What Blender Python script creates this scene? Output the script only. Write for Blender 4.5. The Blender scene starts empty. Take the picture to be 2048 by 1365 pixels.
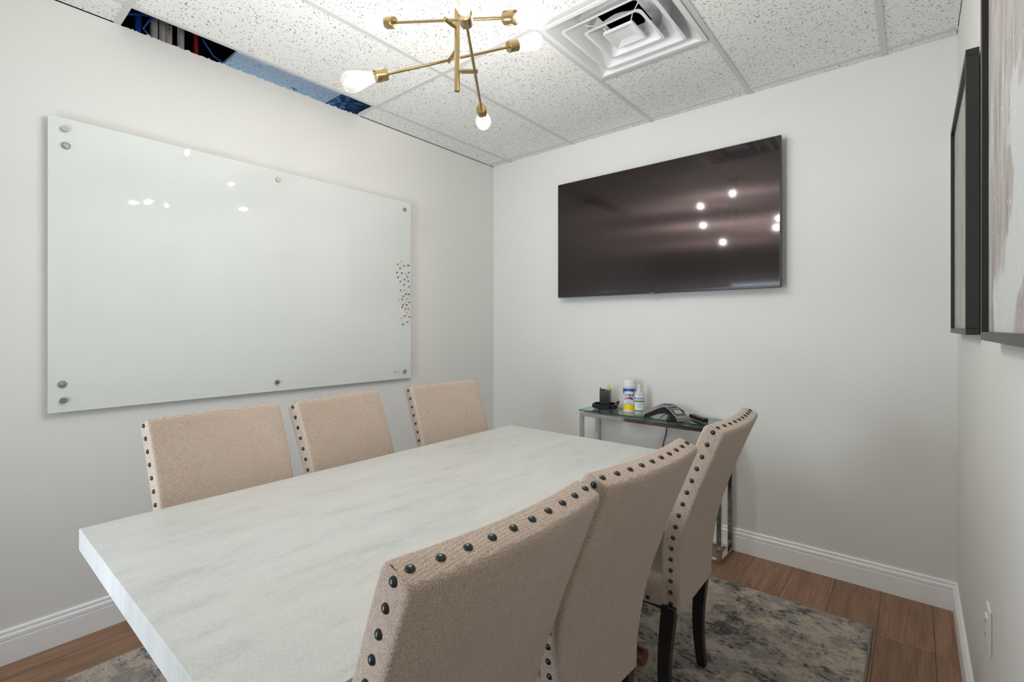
import bpy, bmesh, math, random
from mathutils import Vector, Matrix
PI = math.pi
R = math.radians
random.seed(7)
S = bpy.context.scene
C = S.collection

# ------------------------------------------------------------------ camera
cam_d = bpy.data.cameras.new('camera'); cam = bpy.data.objects.new('camera', cam_d); C.objects.link(cam)
cam.location = (2.717, -3.0226, 1.304)
cam.rotation_euler = (R(90), 0, R(39.765))
cam_d.sensor_width = 36; cam_d.lens = 17.026; cam_d.shift_y = -0.01294; cam_d.clip_start = 0.02
S.camera = cam
# ------------------------------------------------------------------ view, world, daylight, added fill
S.view_settings.view_transform = 'Standard'; S.view_settings.look = 'None'
S.view_settings.gamma = 1.0; S.view_settings.use_curve_mapping = False
S.view_settings.exposure = 0.28
W = bpy.data.worlds.new('world'); S.world = W; W.use_nodes = True
W.node_tree.nodes['Background'].inputs[0].default_value = (0.55, 0.68, 0.95, 1)
W.node_tree.nodes['Background'].inputs[1].default_value = 0.35

def area(name, loc, rot, sx, sy, watt, col):
    l = bpy.data.lights.new(name, 'AREA'); l.shape = 'RECTANGLE'; l.size = sx; l.size_y = sy
    l.energy = watt; l.color = col
    o = bpy.data.objects.new(name, l); C.objects.link(o); o.location = loc; o.rotation_euler = rot
    return o
BULB_W = 8.8
area('ceiling_fill_outside', (1.15, -4.80, 0.03), (R(180), 0, 0), 1.6, 1.3, 95, (0.93, 0.95, 1.0))  # added unseen fill beyond the door, facing up to brighten the ceiling
area('daylight_outside', (1.10, -4.75, 1.15), (R(90), 0, 0), 1.2, 1.6, 72, (0.88, 0.93, 1.0))
area('next_room_light', (-0.75, -1.9, 2.2), (R(180), R(-15), 0), 0.5, 1.8, 7.5, (0.42, 0.66, 1.0))

# ------------------------------------------------------------------ helpers
def lin(r, g, b):
    f = lambda c: (c/255/12.92) if c/255 <= 0.04045 else ((c/255+0.055)/1.055)**2.4
    return (f(r), f(g), f(b), 1)

def mat(name, col, rough=0.5, metal=0.0, spec=0.5, **kw):
    m = bpy.data.materials.new(name); m.use_nodes = True
    b = m.node_tree.nodes['Principled BSDF']
    b.inputs['Base Color'].default_value = col if len(col) == 4 else (*col, 1)
    b.inputs['Roughness'].default_value = rough; b.inputs['Metallic'].default_value = metal
    b.inputs['Specular IOR Level'].default_value = spec
    for k, v in kw.items(): b.inputs[k].default_value = v
    return m

class G:
    """tiny node helper"""
    def __init__(s, m): s.t = m.node_tree; s.b = s.t.nodes['Principled BSDF']
    def n(s, typ, **kw):
        o = s.t.nodes.new(typ)
        for k, v in kw.items(): setattr(o, k, v)
        return o
    def l(s, a, b): s.t.links.new(a, b)
    def coord(s, scale=(1, 1, 1), kind='Object', rot=(0, 0, 0)):
        tc = s.n('ShaderNodeTexCoord'); mp = s.n('ShaderNodeMapping')
        mp.inputs['Scale'].default_value = scale; mp.inputs['Rotation'].default_value = rot
        s.l(tc.outputs[kind], mp.inputs[0]); return mp.outputs[0]
    def noise(s, vec, scale, detail=2, rough=0.5, dist=0.0):
        o = s.n('ShaderNodeTexNoise'); s.l(vec, o.inputs['Vector'])
        o.inputs['Scale'].default_value = scale; o.inputs['Detail'].default_value = detail
        o.inputs['Roughness'].default_value = rough; o.inputs['Distortion'].default_value = dist
        return o.outputs['Fac']
    def ramp(s, fac, stops):
        o = s.n('ShaderNodeValToRGB'); s.l(fac, o.inputs[0]); e = o.color_ramp.elements
        while len(e) < len(stops): e.new(0.5)
        for i, (p, c) in enumerate(stops):
            e[i].position = p; e[i].color = c if len(c) == 4 else (*c, 1)
        return o.outputs[0]
    def math(s, op, a, b=None, clamp=False):
        o = s.n('ShaderNodeMath', operation=op); o.use_clamp = clamp
        for i, v in enumerate((a, b)):
            if v is None: continue
            if isinstance(v, (int, float)): o.inputs[i].default_value = v
            else: s.l(v, o.inputs[i])
        return o.outputs[0]
    def mix(s, fac, a, b, blend='MIX'):
        o = s.n('ShaderNodeMix', data_type='RGBA', blend_type=blend)
        for sock, v in ((o.inputs[0], fac), (o.inputs[6], a), (o.inputs[7], b)):
            if isinstance(v, (int, float)): sock.default_value = v
            elif isinstance(v, tuple): sock.default_value = v
            else: s.l(v, sock)
        return o.outputs[2]
    def bump(s, h, strength=0.3, dist=0.002):
        o = s.n('ShaderNodeBump'); s.l(h, o.inputs['Height'])
        o.inputs['Strength'].default_value = strength; o.inputs['Distance'].default_value = dist
        s.l(o.outputs[0], s.b.inputs['Normal'])

# ---- mesh building: every function adds to a bmesh
def box(bm, x0, x1, y0, y1, z0, z1, bev=0.0, seg=2, M=None):
    r = bmesh.ops.create_cube(bm, size=1.0)
    vs = r['verts']
    for v in vs:
        v.co = Vector(((x0+x1)/2 + v.co.x*(x1-x0), (y0+y1)/2 + v.co.y*(y1-y0), (z0+z1)/2 + v.co.z*(z1-z0)))
    if bev:
        es = list({e for v in vs for e in v.link_edges})
        rr = bmesh.ops.bevel(bm, geom=es, offset=bev, segments=seg, affect='EDGES', profile=0.5)
        vs = list({v for f in rr['faces'] for v in f.verts} | {v for v in vs if v.is_valid})
    if M is not None:
        for v in vs: v.co = M @ v.co
    return bm

def tube(bm, pts, r, n=12, cap=True):
    """circular tube through points, r a number or a list"""
    pts = [Vector(p) for p in pts]; rings = []
    for i, p in enumerate(pts):
        a = pts[max(i-1, 0)]; b = pts[min(i+1, len(pts)-1)]
        t = (b-a).normalized()
        if i == 0:
            u = t.orthogonal().normalized()
        else:
            u = (u - t*u.dot(t)).normalized()
        w = t.cross(u); rr = r[i] if isinstance(r, (list, tuple)) else r
        rings.append([bm.verts.new(p + (u*math.cos(2*PI*k/n) + w*math.sin(2*PI*k/n))*rr) for k in range(n)])
    for a, b in zip(rings, rings[1:]):
        for k in range(n): bm.faces.new((a[k], a[(k+1) % n], b[(k+1) % n], b[k]))
    if cap: bm.faces.new(rings[0][::-1]); bm.faces.new(rings[-1])
    return bm

def lathe(bm, prof, n=24, M=None, sx=1.0, sy=1.0):
    """prof: (radius, z) pairs from bottom to top around local z"""
    rings = []
    for r, z in prof:
        if r < 1e-6: ring = [bm.verts.new((0, 0, z))]
        else: ring = [bm.verts.new((r*sx*math.cos(2*PI*k/n), r*sy*math.sin(2*PI*k/n), z)) for k in range(n)]
        rings.append(ring)
    for a, b in zip(rings, rings[1:]):
        for k in range(n):
            q = [a[k % len(a)], a[(k+1) % len(a)], b[(k+1) % len(b)], b[k % len(b)]]
            u = []
            for v in q:
                if v not in u: u.append(v)
            if len(u) > 2: bm.faces.new(u)
    if len(rings[0]) > 1: bm.faces.new(rings[0][::-1])
    if len(rings[-1]) > 1: bm.faces.new(rings[-1])
    if M is not None:
        for ring in rings:
            for v in ring: v.co = M @ v.co
    return bm

def prism(bm, poly, z0, z1, M=None, bev=0):
    """extrude a 2D polygon (x,y) from z0 to z1"""
    a = [bm.verts.new((x, y, z0)) for x, y in poly]; b = [bm.verts.new((x, y, z1)) for x, y in poly]
    n = len(poly)
    bm.faces.new(a[::-1]); bm.faces.new(b)
    for k in range(n): bm.faces.new((a[k], a[(k+1) % n], b[(k+1) % n], b[k]))
    vs = a+b
    if bev:
        es = list({e for v in vs for e in v.link_edges})
        rr = bmesh.ops.bevel(bm, geom=es, offset=bev, segments=2, affect='EDGES', profile=0.5)
        vs = list({v for f in rr['faces'] for v in f.verts} | {v for v in vs if v.is_valid})
    if M is not None:
        for v in vs: v.co = M @ v.co
    return bm

def rrect(hx, hy, r, n=5):
    p = []
    for cx, cy, a0 in ((hx-r, hy-r, 0), (-hx+r, hy-r, 90), (-hx+r, -hy+r, 180), (hx-r, -hy+r, 270)):
        for k in range(n+1):
            a = R(a0+90*k/n); p.append((cx+r*math.cos(a), cy+r*math.sin(a)))
    return p

def along(p, q):
    """matrix taking local z to the direction p->q with its origin at p"""
    p = Vector(p); d = (Vector(q)-p).normalized()
    return Matrix.Translation(p) @ d.to_track_quat('Z', 'Y').to_matrix().to_4x4()

def B(): return bmesh.new()

def obj(name, bm, m, parent=None, smooth=False, angle=40):
    bmesh.ops.recalc_face_normals(bm, faces=bm.faces)
    me = bpy.data.meshes.new(name); bm.to_mesh(me); bm.free()
    return link(name, me, m, parent, smooth, angle)

def link(name, me, m, parent=None, smooth=False, angle=40):
    for mm in (m if isinstance(m, (list, tuple)) else [m]): me.materials.append(mm)
    if smooth:
        for p in me.polygons: p.use_smooth = True
        me.set_sharp_from_angle(angle=R(angle))
    o = bpy.data.objects.new(name, me); C.objects.link(o)
    if parent: o.parent = parent
    return o

def tag(o, label, cat, group=None):
    o['label'] = label; o['category'] = cat
    if group: o['group'] = group
    return o

def struct(name, bm, m, parent=None, smooth=False):
    o = obj(name, bm, m, parent, smooth)
    if parent is None: o['kind'] = 'structure'
    return o

def thing(name, label, cat, loc=(0, 0, 0), rz=0, group=None):
    o = bpy.data.objects.new(name, None); C.objects.link(o); o.empty_display_size = 0.05
    o.location = loc; o.rotation_euler = (0, 0, rz)
    return tag(o, label, cat, group)

def copy_tree(o, parent=None):
    c = o.copy(); C.objects.link(c)
    if parent: c.parent = parent
    for ch in list(o.children): copy_tree(ch, c)
    return c

def text_mesh(name, txt, size, m, parent, M, extr=0.0002, shear=0.0, bend=None, space=1.0, bold=0.0):
    cu = bpy.data.curves.new(name, 'FONT'); cu.body = txt; cu.size = size; cu.extrude = extr
    cu.align_x = 'CENTER'; cu.align_y = 'CENTER'; cu.shear = shear; cu.space_character = space; cu.offset = bold
    t = bpy.data.objects.new(name, cu); C.objects.link(t)
    bpy.context.view_layer.update()
    me = bpy.data.meshes.new_from_object(t.evaluated_get(bpy.context.evaluated_depsgraph_get()))
    bpy.data.objects.remove(t); bpy.data.curves.remove(cu); me.name = name
    for v in me.vertices:
        p = v.co.copy()
        if bend:
            a = p.x/bend; rr = bend+p.z
            p = Vector((rr*math.sin(a), p.y, rr*math.cos(a)))
        v.co = M @ p
    return link(name, me, m, parent)

# ------------------------------------------------------------------ materials
def wall_mat(name, col):
    m = mat(name, col, 0.62, spec=0.3); g = G(m)
    v = g.coord()
    g.bump(g.noise(v, 260, 3, 0.6), 0.10, 0.001)
    big = g.noise(v, 1.3, 3)
    g.l(g.mix(big, tuple(c*0.975 for c in col[:3])+(1,), tuple(min(1, c*1.02) for c in col[:3])+(1,)), g.b.inputs['Base Color'])
    return m
WALL = lin(222, 221, 217)
M_wall = wall_mat('wall paint', WALL)
M_trim = mat('white trim paint', lin(240, 241, 241), 0.35)
M_grid = mat('ceiling grid', lin(208, 207, 205), 0.45)
M_white = mat('white plastic', lin(225, 226, 226), 0.4)
M_black = mat('black plastic', lin(14, 14, 15), 0.22)
M_frame = mat('black picture frame', lin(30, 30, 29), 0.4)
M_chrome = mat('polished chrome', (0.62, 0.62, 0.63, 1), 0.08, 1.0)
M_steel = mat('brushed steel', (0.45, 0.43, 0.40, 1), 0.3, 1.0)
M_brass = mat('brushed brass', (0.43, 0.32, 0.155, 1), 0.27, 1.0)
gb = G(M_brass); gb.bump(gb.noise(gb.coord((900, 900, 8)), 1, 2), 0.08, 0.0005)
M_nail = mat('dark bronze nailheads', (0.055, 0.062, 0.06, 1), 0.28, 0.9)
M_leg = mat('espresso stained wood', lin(24, 20, 19), 0.35)
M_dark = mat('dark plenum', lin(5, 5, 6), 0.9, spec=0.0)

def tile_mat():
    m = mat('fissured acoustic tile', lin(232, 231, 227), 0.9, spec=0.1); g = G(m)
    v = g.coord((1.0, 1.0, 1.0), rot=(0, 0, R(25)))
    wob = g.n('ShaderNodeTexNoise'); g.l(v, wob.inputs['Vector']); wob.inputs['Scale'].default_value = 70
    mx = g.n('ShaderNodeVectorMath', operation='SCALE'); g.l(wob.outputs['Color'], mx.inputs[0]); mx.inputs['Scale'].default_value = 0.014
    ad = g.n('ShaderNodeVectorMath', operation='ADD'); g.l(v, ad.inputs[0]); g.l(mx.outputs[0], ad.inputs[1])
    st = g.n('ShaderNodeMapping'); g.l(ad.outputs[0], st.inputs[0]); st.inputs['Scale'].default_value = (110, 190, 1)
    vo = g.n('ShaderNodeTexVoronoi'); g.l(st.outputs[0], vo.inputs['Vector']); vo.inputs['Scale'].default_value = 1
    sep = g.n('ShaderNodeSeparateColor'); g.l(vo.outputs['Color'], sep.inputs[0])
    thr = g.math('MULTIPLY', g.math('POWER', sep.outputs[0], 2.2), 0.46)
    hole = g.math('LESS_THAN', vo.outputs['Distance'], thr)
    fine = g.math('LESS_THAN', g.noise(v, 420, 2), 0.30)
    h = g.math('MAXIMUM', hole, g.math('MULTIPLY', fine, 0.35))
    g.l(g.mix(h, lin(240, 239, 235), lin(98, 96, 93)), g.b.inputs['Base Color'])
    g.bump(g.math('SUBTRACT', g.math('MULTIPLY', g.noise(v, 180, 3), 0.3), h), 0.5, 0.0015)
    return m
M_tile = tile_mat()

def fabric_mat():
    m = mat('beige tweed fabric', lin(186, 165, 147), 0.95, spec=0.15); g = G(m)
    v = g.coord()
    sp = g.n('ShaderNodeSeparateXYZ')
    nz = g.n('ShaderNodeTexNoise'); g.l(v, nz.inputs['Vector']); nz.inputs['Scale'].default_value = 240
    sc = g.n('ShaderNodeVectorMath', operation='SCALE'); g.l(nz.outputs['Color'], sc.inputs[0]); sc.inputs['Scale'].default_value = 0.0016
    ad = g.n('ShaderNodeVectorMath', operation='ADD'); g.l(v, ad.inputs[0]); g.l(sc.outputs[0], ad.inputs[1])
    g.l(ad.outputs[0], sp.inputs[0])
    k = 2*PI/0.0038
    s = [g.math('SINE', g.math('MULTIPLY', sp.outputs[i], k*(1.0 if i != 2 else 1.15))) for i in range(3)]
    w = g.math('ADD', g.math('MULTIPLY', s[1], s[2]), g.math('MULTIPLY', s[0], g.math('ADD', s[1], s[2])))
    weave = g.math('ADD', g.math('MULTIPLY', w, 0.25), 0.5, True)
    fl = g.noise(v, 520, 3, 0.65)
    slub = g.noise(g.coord((60, 900, 60)), 1, 2)
    slub2 = g.noise(g.coord((500, 60, 500)), 1, 2)
    big = g.noise(v, 7, 3)
    f = g.math('ADD', g.math('MULTIPLY', weave, 0.40), g.math('MULTIPLY', fl, 0.80))
    f = g.math('ADD', f, g.math('MULTIPLY', g.math('ADD', slub, slub2), 0.16))
    col = g.ramp(f, [(0.47, lin(78, 62, 52)), (0.61, lin(146, 126, 110)), (0.77, lin(196, 178, 161)), (0.95, lin(228, 216, 203))])
    col = g.mix(g.math('MULTIPLY', big, 0.5), col, lin(174, 152, 137), 'MIX')
    g.l(col, g.b.inputs['Base Color'])
    g.bump(f, 0.65, 0.0016)
    g.b.inputs['Sheen Weight'].default_value = 0.25; g.b.inputs['Sheen Roughness'].default_value = 0.5
    return m
M_fab = fabric_mat()

def table_mat():
    m = mat('grey quartz', lin(200, 200, 196), 0.32, spec=0.45); g = G(m)
    v = g.coord((5.5, 1.0, 1), rot=(0, 0, R(-5)))
    a = g.noise(v, 2.0, 7, 0.66, 0.35)
    vv = g.coord()
    fine = g.noise(vv, 170, 4, 0.7)
    a = g.math('ADD', g.math('MULTIPLY', a, 0.62), g.math('MULTIPLY', g.noise(g.coord((26, 11, 1)), 1.0, 6, 0.7), 0.38))
    col = g.ramp(a, [(0.34, lin(170, 171, 169)), (0.47, lin(188, 189, 186)), (0.60, lin(195, 195, 190)), (0.78, lin(206, 206, 201))])
    col = g.mix(g.math('MULTIPLY', g.ramp(fine, [(0.45, (0, 0, 0)), (0.75, (1, 1, 1))]), 0.35), col, lin(225, 225, 222))
    sp = g.noise(vv, 420, 2)
    col = g.mix(g.math('MULTIPLY', g.math('LESS_THAN', sp, 0.36), 0.25), col, lin(150, 150, 148))
    warm = g.ramp(g.noise(vv, 1.7, 4), [(0.52, (0, 0, 0)), (0.72, (1, 1, 1))])
    col = g.mix(g.math('MULTIPLY', warm, 0.30), col, lin(200, 190, 174))
    g.l(col, g.b.inputs['Base Color'])
    g.l(g.math('ADD', g.math('MULTIPLY', fine, 0.18), 0.22), g.b.inputs['Roughness'])
    return m
M_quartz = table_mat()

def floor_mat():
    m = mat('brown wood planks', lin(130, 95, 70), 0.42, spec=0.4); g = G(m)
    tc = g.n('ShaderNodeTexCoord'); mp = g.n('ShaderNodeMapping'); g.l(tc.outputs['Object'], mp.inputs[0])
    mp.inputs['Rotation'].default_value = (0, 0, R(90)); mp.inputs['Location'].default_value = (0.31, 0.07, 0)
    br = g.n('ShaderNodeTexBrick'); g.l(mp.outputs[0], br.inputs['Vector'])
    br.inputs['Scale'].default_value = 1; br.inputs['Brick Width'].default_value = 1.22; br.inputs['Row Height'].default_value = 0.19
    br.inputs['Mortar Size'].default_value = 0.0011; br.inputs['Mortar Smooth'].default_value = 0.0
    br.offset = 0.37; br.inputs['Color1'].default_value = (0, 0, 0, 1); br.inputs['Color2'].default_value = (1, 1, 1, 1)
    br.inputs['Mortar'].default_value = (0.5, 0.5, 0.5, 1)
    plank = g.n('ShaderNodeSeparateColor'); g.l(br.outputs['Color'], plank.inputs[0])
    comb = g.n('ShaderNodeCombineXYZ'); g.l(g.math('MULTIPLY', plank.outputs[0], 7.3), comb.inputs[1]); g.l(g.math('MULTIPLY', plank.outputs[0], 3.1), comb.inputs[2])
    ad = g.n('ShaderNodeVectorMath', operation='ADD'); g.l(tc.outputs['Object'], ad.inputs[0]); g.l(comb.outputs[0], ad.inputs[1])
    st = g.n('ShaderNodeMapping'); g.l(ad.outputs[0], st.inputs[0]); st.inputs['Scale'].default_value = (9, 0.9, 1)
    a = g.noise(st.outputs[0], 2.2, 5, 0.6, 1.4)
    st2 = g.n('ShaderNodeMapping'); g.l(ad.outputs[0], st2.inputs[0]); st2.inputs['Scale'].default_value = (150, 5, 1)
    b = g.noise(st2.outputs[0], 1, 4, 0.6, 0.3)
    col = g.ramp(a, [(0.28, lin(98, 68, 50)), (0.44, lin(134, 98, 74)), (0.58, lin(156, 118, 90)), (0.78, lin(180, 143, 113))])
    col = g.mix(0.45, col, g.ramp(b, [(0.3, lin(98, 68, 52)), (0.7, lin(176, 138, 108))]))
    col = g.mix(g.math('MULTIPLY', plank.outputs[0], 0.35), col, lin(104, 73, 54))
    col = g.mix(br.outputs['Fac'], col, lin(46, 32, 25))
    g.l(col, g.b.inputs['Base Color'])
    g.bump(g.math('SUBTRACT', g.math('MULTIPLY', b, 0.4), br.outputs['Fac']), 0.25, 0.001)
    return m
M_floor = floor_mat()

def rug_mat():
    m = mat('distressed grey rug', lin(120, 115, 108), 1.0, spec=0.05); g = G(m)
    v = g.coord()
    patch = g.ramp(g.noise(v, 6.0, 7, 0.70, 0.6), [(0.46, (0, 0, 0)), (0.55, (1, 1, 1))])
    v2 = g.coord((0.62, 1.35, 1), rot=(0, 0, R(10)))
    dash = g.noise(v2, 58, 3, 0.55, 0.6)
    dens = g.noise(v, 5.5, 5, 0.7, 0.6)
    thr = g.math('ADD', g.math('MULTIPLY', dens, 1.25), -0.165)
    dark = g.math('MULTIPLY', g.math('SUBTRACT', thr, dash), 30, True)
    dark = g.math('MULTIPLY', dark, g.math('SUBTRACT', 1.0, g.math('MULTIPLY', patch, 0.55)))
    fib = g.noise(v, 380, 3, 0.75)
    mid = g.noise(v, 60, 4, 0.7)
    col = g.mix(patch, lin(148, 142, 135), lin(206, 191, 172))
    col = g.mix(g.math('MULTIPLY', mid, 0.5), col, lin(164, 155, 144))
    col = g.mix(g.math('MULTIPLY', dark, 0.85), col, lin(64, 60, 58))
    col = g.mix(0.6, col, g.ramp(fib, [(0.28, (0.1, 0.1, 0.1)), (0.72, (0.95, 0.95, 0.95))]), 'OVERLAY')
    g.l(col, g.b.inputs['Base Color'])
    g.bump(g.math('ADD', fib, g.math('MULTIPLY', mid, 1.5)), 0.9, 0.004)
    g.b.inputs['Sheen Weight'].default_value = 0.2
    return m
M_rug = rug_mat()

def thin_glass(name, tint=(1, 1, 1, 1), rough=0.0, facing=0.10):
    m = bpy.data.materials.new(name); m.use_nodes = True; t = m.node_tree; t.nodes.clear()
    o = t.nodes.new('ShaderNodeOutputMaterial'); mx = t.nodes.new('ShaderNodeMixShader')
    tr = t.nodes.new('ShaderNodeBsdfTransparent'); gl = t.nodes.new('ShaderNodeBsdfGlossy'); lw = t.nodes.new('ShaderNodeLayerWeight')
    lw.inputs[0].default_value = 0.5; tr.inputs[0].default_value = tint; gl.inputs['Roughness'].default_value = rough
    pw = t.nodes.new('ShaderNodeMath'); pw.operation = 'POWER'; pw.inputs[1].default_value = 4.0
    ml = t.nodes.new('ShaderNodeMath'); ml.operation = 'MULTIPLY_ADD'; ml.inputs[1].default_value = facing*3; ml.inputs[2].default_value = 0.04; ml.use_clamp = True
    t.links.new(lw.outputs['Facing'], pw.inputs[0]); t.links.new(pw.outputs[0], ml.inputs[0]); t.links.new(ml.outputs[0], mx.inputs[0])
    t.links.new(tr.outputs[0], mx.inputs[1]); t.links.new(gl.outputs[0], mx.inputs[2])
    t.links.new(mx.outputs[0], o.inputs[0]); return m
M_bulb = thin_glass('clear bulb glass', (0.985, 0.985, 0.98, 1), 0.15, 0.12)
_t = M_bulb.node_tree; _o = [n for n in _t.nodes if n.type == 'OUTPUT_MATERIAL'][0]; _m0 = [n for n in _t.nodes if n.type == 'MIX_SHADER'][0]
_tl = _t.nodes.new('ShaderNodeBsdfTranslucent'); _m1 = _t.nodes.new('ShaderNodeMixShader'); _m1.inputs[0].default_value = 0.08
_t.links.new(_m0.outputs[0], _m1.inputs[1]); _t.links.new(_tl.outputs[0], _m1.inputs[2]); _t.links.new(_m1.outputs[0], _o.inputs[0])
M_pane = thin_glass('door glass', (0.95, 0.98, 1, 1), 0.0, 0.1)
M_top = thin_glass('clear glass shelf', (0.95, 0.975, 0.965, 1), 0.0, 0.32)
M_edge = thin_glass('green glass edge', (0.22, 0.52, 0.48, 1), 0.05, 0.3)
M_board = mat('back-painted white glass', lin(216, 220, 216), 0.012, spec=0.5)
M_boardedge = mat('pale glass edge', lin(190, 205, 198), 0.1)
M_tv = mat('television screen', (0.035, 0.026, 0.026, 1), 0.24, 1.0)
M_tv.node_tree.nodes['Principled BSDF'].inputs['Anisotropic'].default_value = 1.0
_g = G(M_tv); _tn = _g.n('ShaderNodeTangent', direction_type='RADIAL', axis='Z'); _g.l(_tn.outputs[0], _g.b.inputs['Tangent'])
_g.b.inputs['Coat Weight'].default_value = 0.5; _g.b.inputs['Coat Roughness'].default_value = 0.06
M_tvb = mat('television casing', (0.015, 0.015, 0.016, 1), 0.3)
def emit(name, col, s):
    m = bpy.data.materials.new(name); m.use_nodes = True
    b = m.node_tree.nodes['Principled BSDF']; b.inputs['Emission Color'].default_value = col; b.inputs['Emission Strength'].default_value = s
    b.inputs['Base Color'].default_value = col
    return m
M_fil = emit('glowing filament', (1.0, 0.93, 0.82, 1), 130)

# ================================================================== ROOM
H = 2.65; RW = 2.867; FY = -3.90
bm = B(); box(bm, -1.3, RW+0.15, FY-0.5, 0.15, -0.06, 0); struct('floor', bm, M_floor)
bm = B(); box(bm, -0.12, 0, FY-0.12, 0.12, 0, H)
for i in range(60):            # ragged drywall edge where the ceiling is open
    y = -2.46+i*0.0195+random.uniform(-.004, .004)
    if random.random() < 0.55: box(bm, -0.012, 0.0, y, y+random.uniform(.006, .018), H, H+random.uniform(.0015, .006))
struct('wall_left', bm, M_wall)
bm = B(); box(bm, 0, RW+0.12, 0, 0.12, 0, H+0.02); struct('wall_back', bm, M_wall)
bm = B(); box(bm, RW, RW+0.12, FY-0.12, 0, 0, H+0.02); struct('wall_right', bm, M_wall)
DX0, DX1, DZ = 0.72, 1.66, 2.10
WX1 = DX1
bm = B()
box(bm, 0, DX0, FY-0.12, FY, 0, H+0.02); box(bm, WX1, RW, FY-0.12, FY, 0, H+0.02); box(bm, DX0, WX1, FY-0.12, FY, DZ, H+0.02)
struct('wall_front', bm, M_wall)
# glass door in the wall behind the camera
d = B(); z0, z1 = 0.01, DZ-0.03
for a in ((DX0+.03, DX0+.12, z0, z1), (DX1-.12, DX1-.03, z0, z1), (DX0+.12, DX1-.12, z1-.1, z1), (DX0+.12, DX1-.12, z0, z0+.2)):
    box(d, a[0], a[1], FY-.075, FY-.035, a[2], a[3], .002)
door = struct('door_1', d, M_trim)
g = B(); box(g, DX0+.12, DX1-.12, FY-.058, FY-.052, z0+.2, z1-.1); obj('glass_pane', g, M_pane, door)
h = B(); tube(h, [(DX0+.16, FY-.03, 1.0), (DX0+.16, FY+.02, 1.0), (DX0+.27, FY+.02, 1.0)], .008); obj('door_handle', h, M_steel, door, True)
bm = B()
for a in ((DX0-.06, DX0+.03, 0, DZ+.06), (DX1-.03, DX1+.06, 0, DZ+.06), (DX0+.03, DX1-.03, DZ-.03, DZ+.06)):
    box(bm, a[0], a[1], FY-.10, FY+.015, a[2], a[3], .002)
struct('trim_1', bm, M_trim)

# baseboards with a stepped cap
PROF = [(0, 0), (.016, 0), (.016, .088), (.0148, .0895), (.0125, .0905), (.0125, .0925), (.0155, .095), (.0155, .108), (.012, .113),
        (.0085, .1145), (.0085, .1165), (.0105, .118), (.0105, .126), (.008, .129), (.003, .131), (0, .131)]
def baseboard(name, p, q, nrm):
    bm = B(); p = Vector(p); q = Vector(q); nrm = Vector(nrm)
    a = [bm.verts.new(p+nrm*d_+Vector((0, 0, z_))) for d_, z_ in PROF]
    b = [bm.verts.new(q+nrm*d_+Vector((0, 0, z_))) for d_, z_ in PROF]
    for k in range(len(PROF)-1): bm.faces.new((a[k], a[k+1], b[k+1], b[k]))
    bm.faces.new(a[::-1]); bm.faces.new(b)
    struct(name, bm, M_trim)
baseboard('baseboard_left', (0, FY, 0), (0, 0, 0), (1, 0, 0))
baseboard('baseboard_back', (0, 0, 0), (RW, 0, 0), (0, -1, 0))
baseboard('baseboard_right', (RW, 0, 0), (RW, FY, 0), (-1, 0, 0))
bm = B(); box(bm, 0, DX0-.06, FY, FY+.015, 0, .13); box(bm, DX1+.06, RW, FY, FY+.015, 0, .13); struct('baseboard_front', bm, M_trim)

# ceiling: panels resting in a metal grid
GX = [0.195, 0.790, 1.396, 1.990, 2.600]
GAP = (-2.492, -1.285)
bm = B()
def panel(x0, x1, y0, y1):
    box(bm, x0+.003, x1-.003, y0+.003, y1-.003, H+.004, H+.020)
cols = [(0.0, GX[0])]+list(zip(GX, GX[1:]))+[(GX[-1], RW)]
for i, (x0, x1) in enumerate(cols):
    rows = [(-.067, 0), (-1.285, -.067), (-2.492, -1.285), (FY, -2.492)]
    if i == 3: rows = [(-.067, 0), (-.682, -.067), (-2.492, -1.285), (FY, -2.492)]
    for y0, y1 in rows:
        if i == 0 and y0 == -2.492: continue
        panel(x0, x1, y0, y1)
ceil = struct('ceiling', bm, M_tile)
bm = B(); w = .012
for x in GX: box(bm, x-w, x+w, FY, 0, H, H+.0035); box(bm, x-.001, x+.001, FY, 0, H+.0035, H+.035)
for y in (-.067, -1.285, -2.492, -3.72):
    for i, (x0, x1) in enumerate(cols):
        box(bm, x0+(w if i else 0), x1-(w if i < 5 else 0), y-w, y+w, H+.0003, H+.0033)
box(bm, GX[2]+w, GX[3]-w, -.682-w, -.682+w, H+.0003, H+.0033)
obj('ceiling_grid', bm, M_grid, ceil)

# above the ceiling: dark plenum enclosure, deck and outer walls, seen through the missing panel
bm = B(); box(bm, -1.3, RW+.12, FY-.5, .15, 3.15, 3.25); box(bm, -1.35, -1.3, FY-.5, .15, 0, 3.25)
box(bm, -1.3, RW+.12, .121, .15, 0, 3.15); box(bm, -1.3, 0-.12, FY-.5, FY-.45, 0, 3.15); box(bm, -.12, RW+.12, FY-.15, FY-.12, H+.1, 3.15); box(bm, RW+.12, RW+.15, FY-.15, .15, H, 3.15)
struct('plenum_shell', bm, M_dark)

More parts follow.
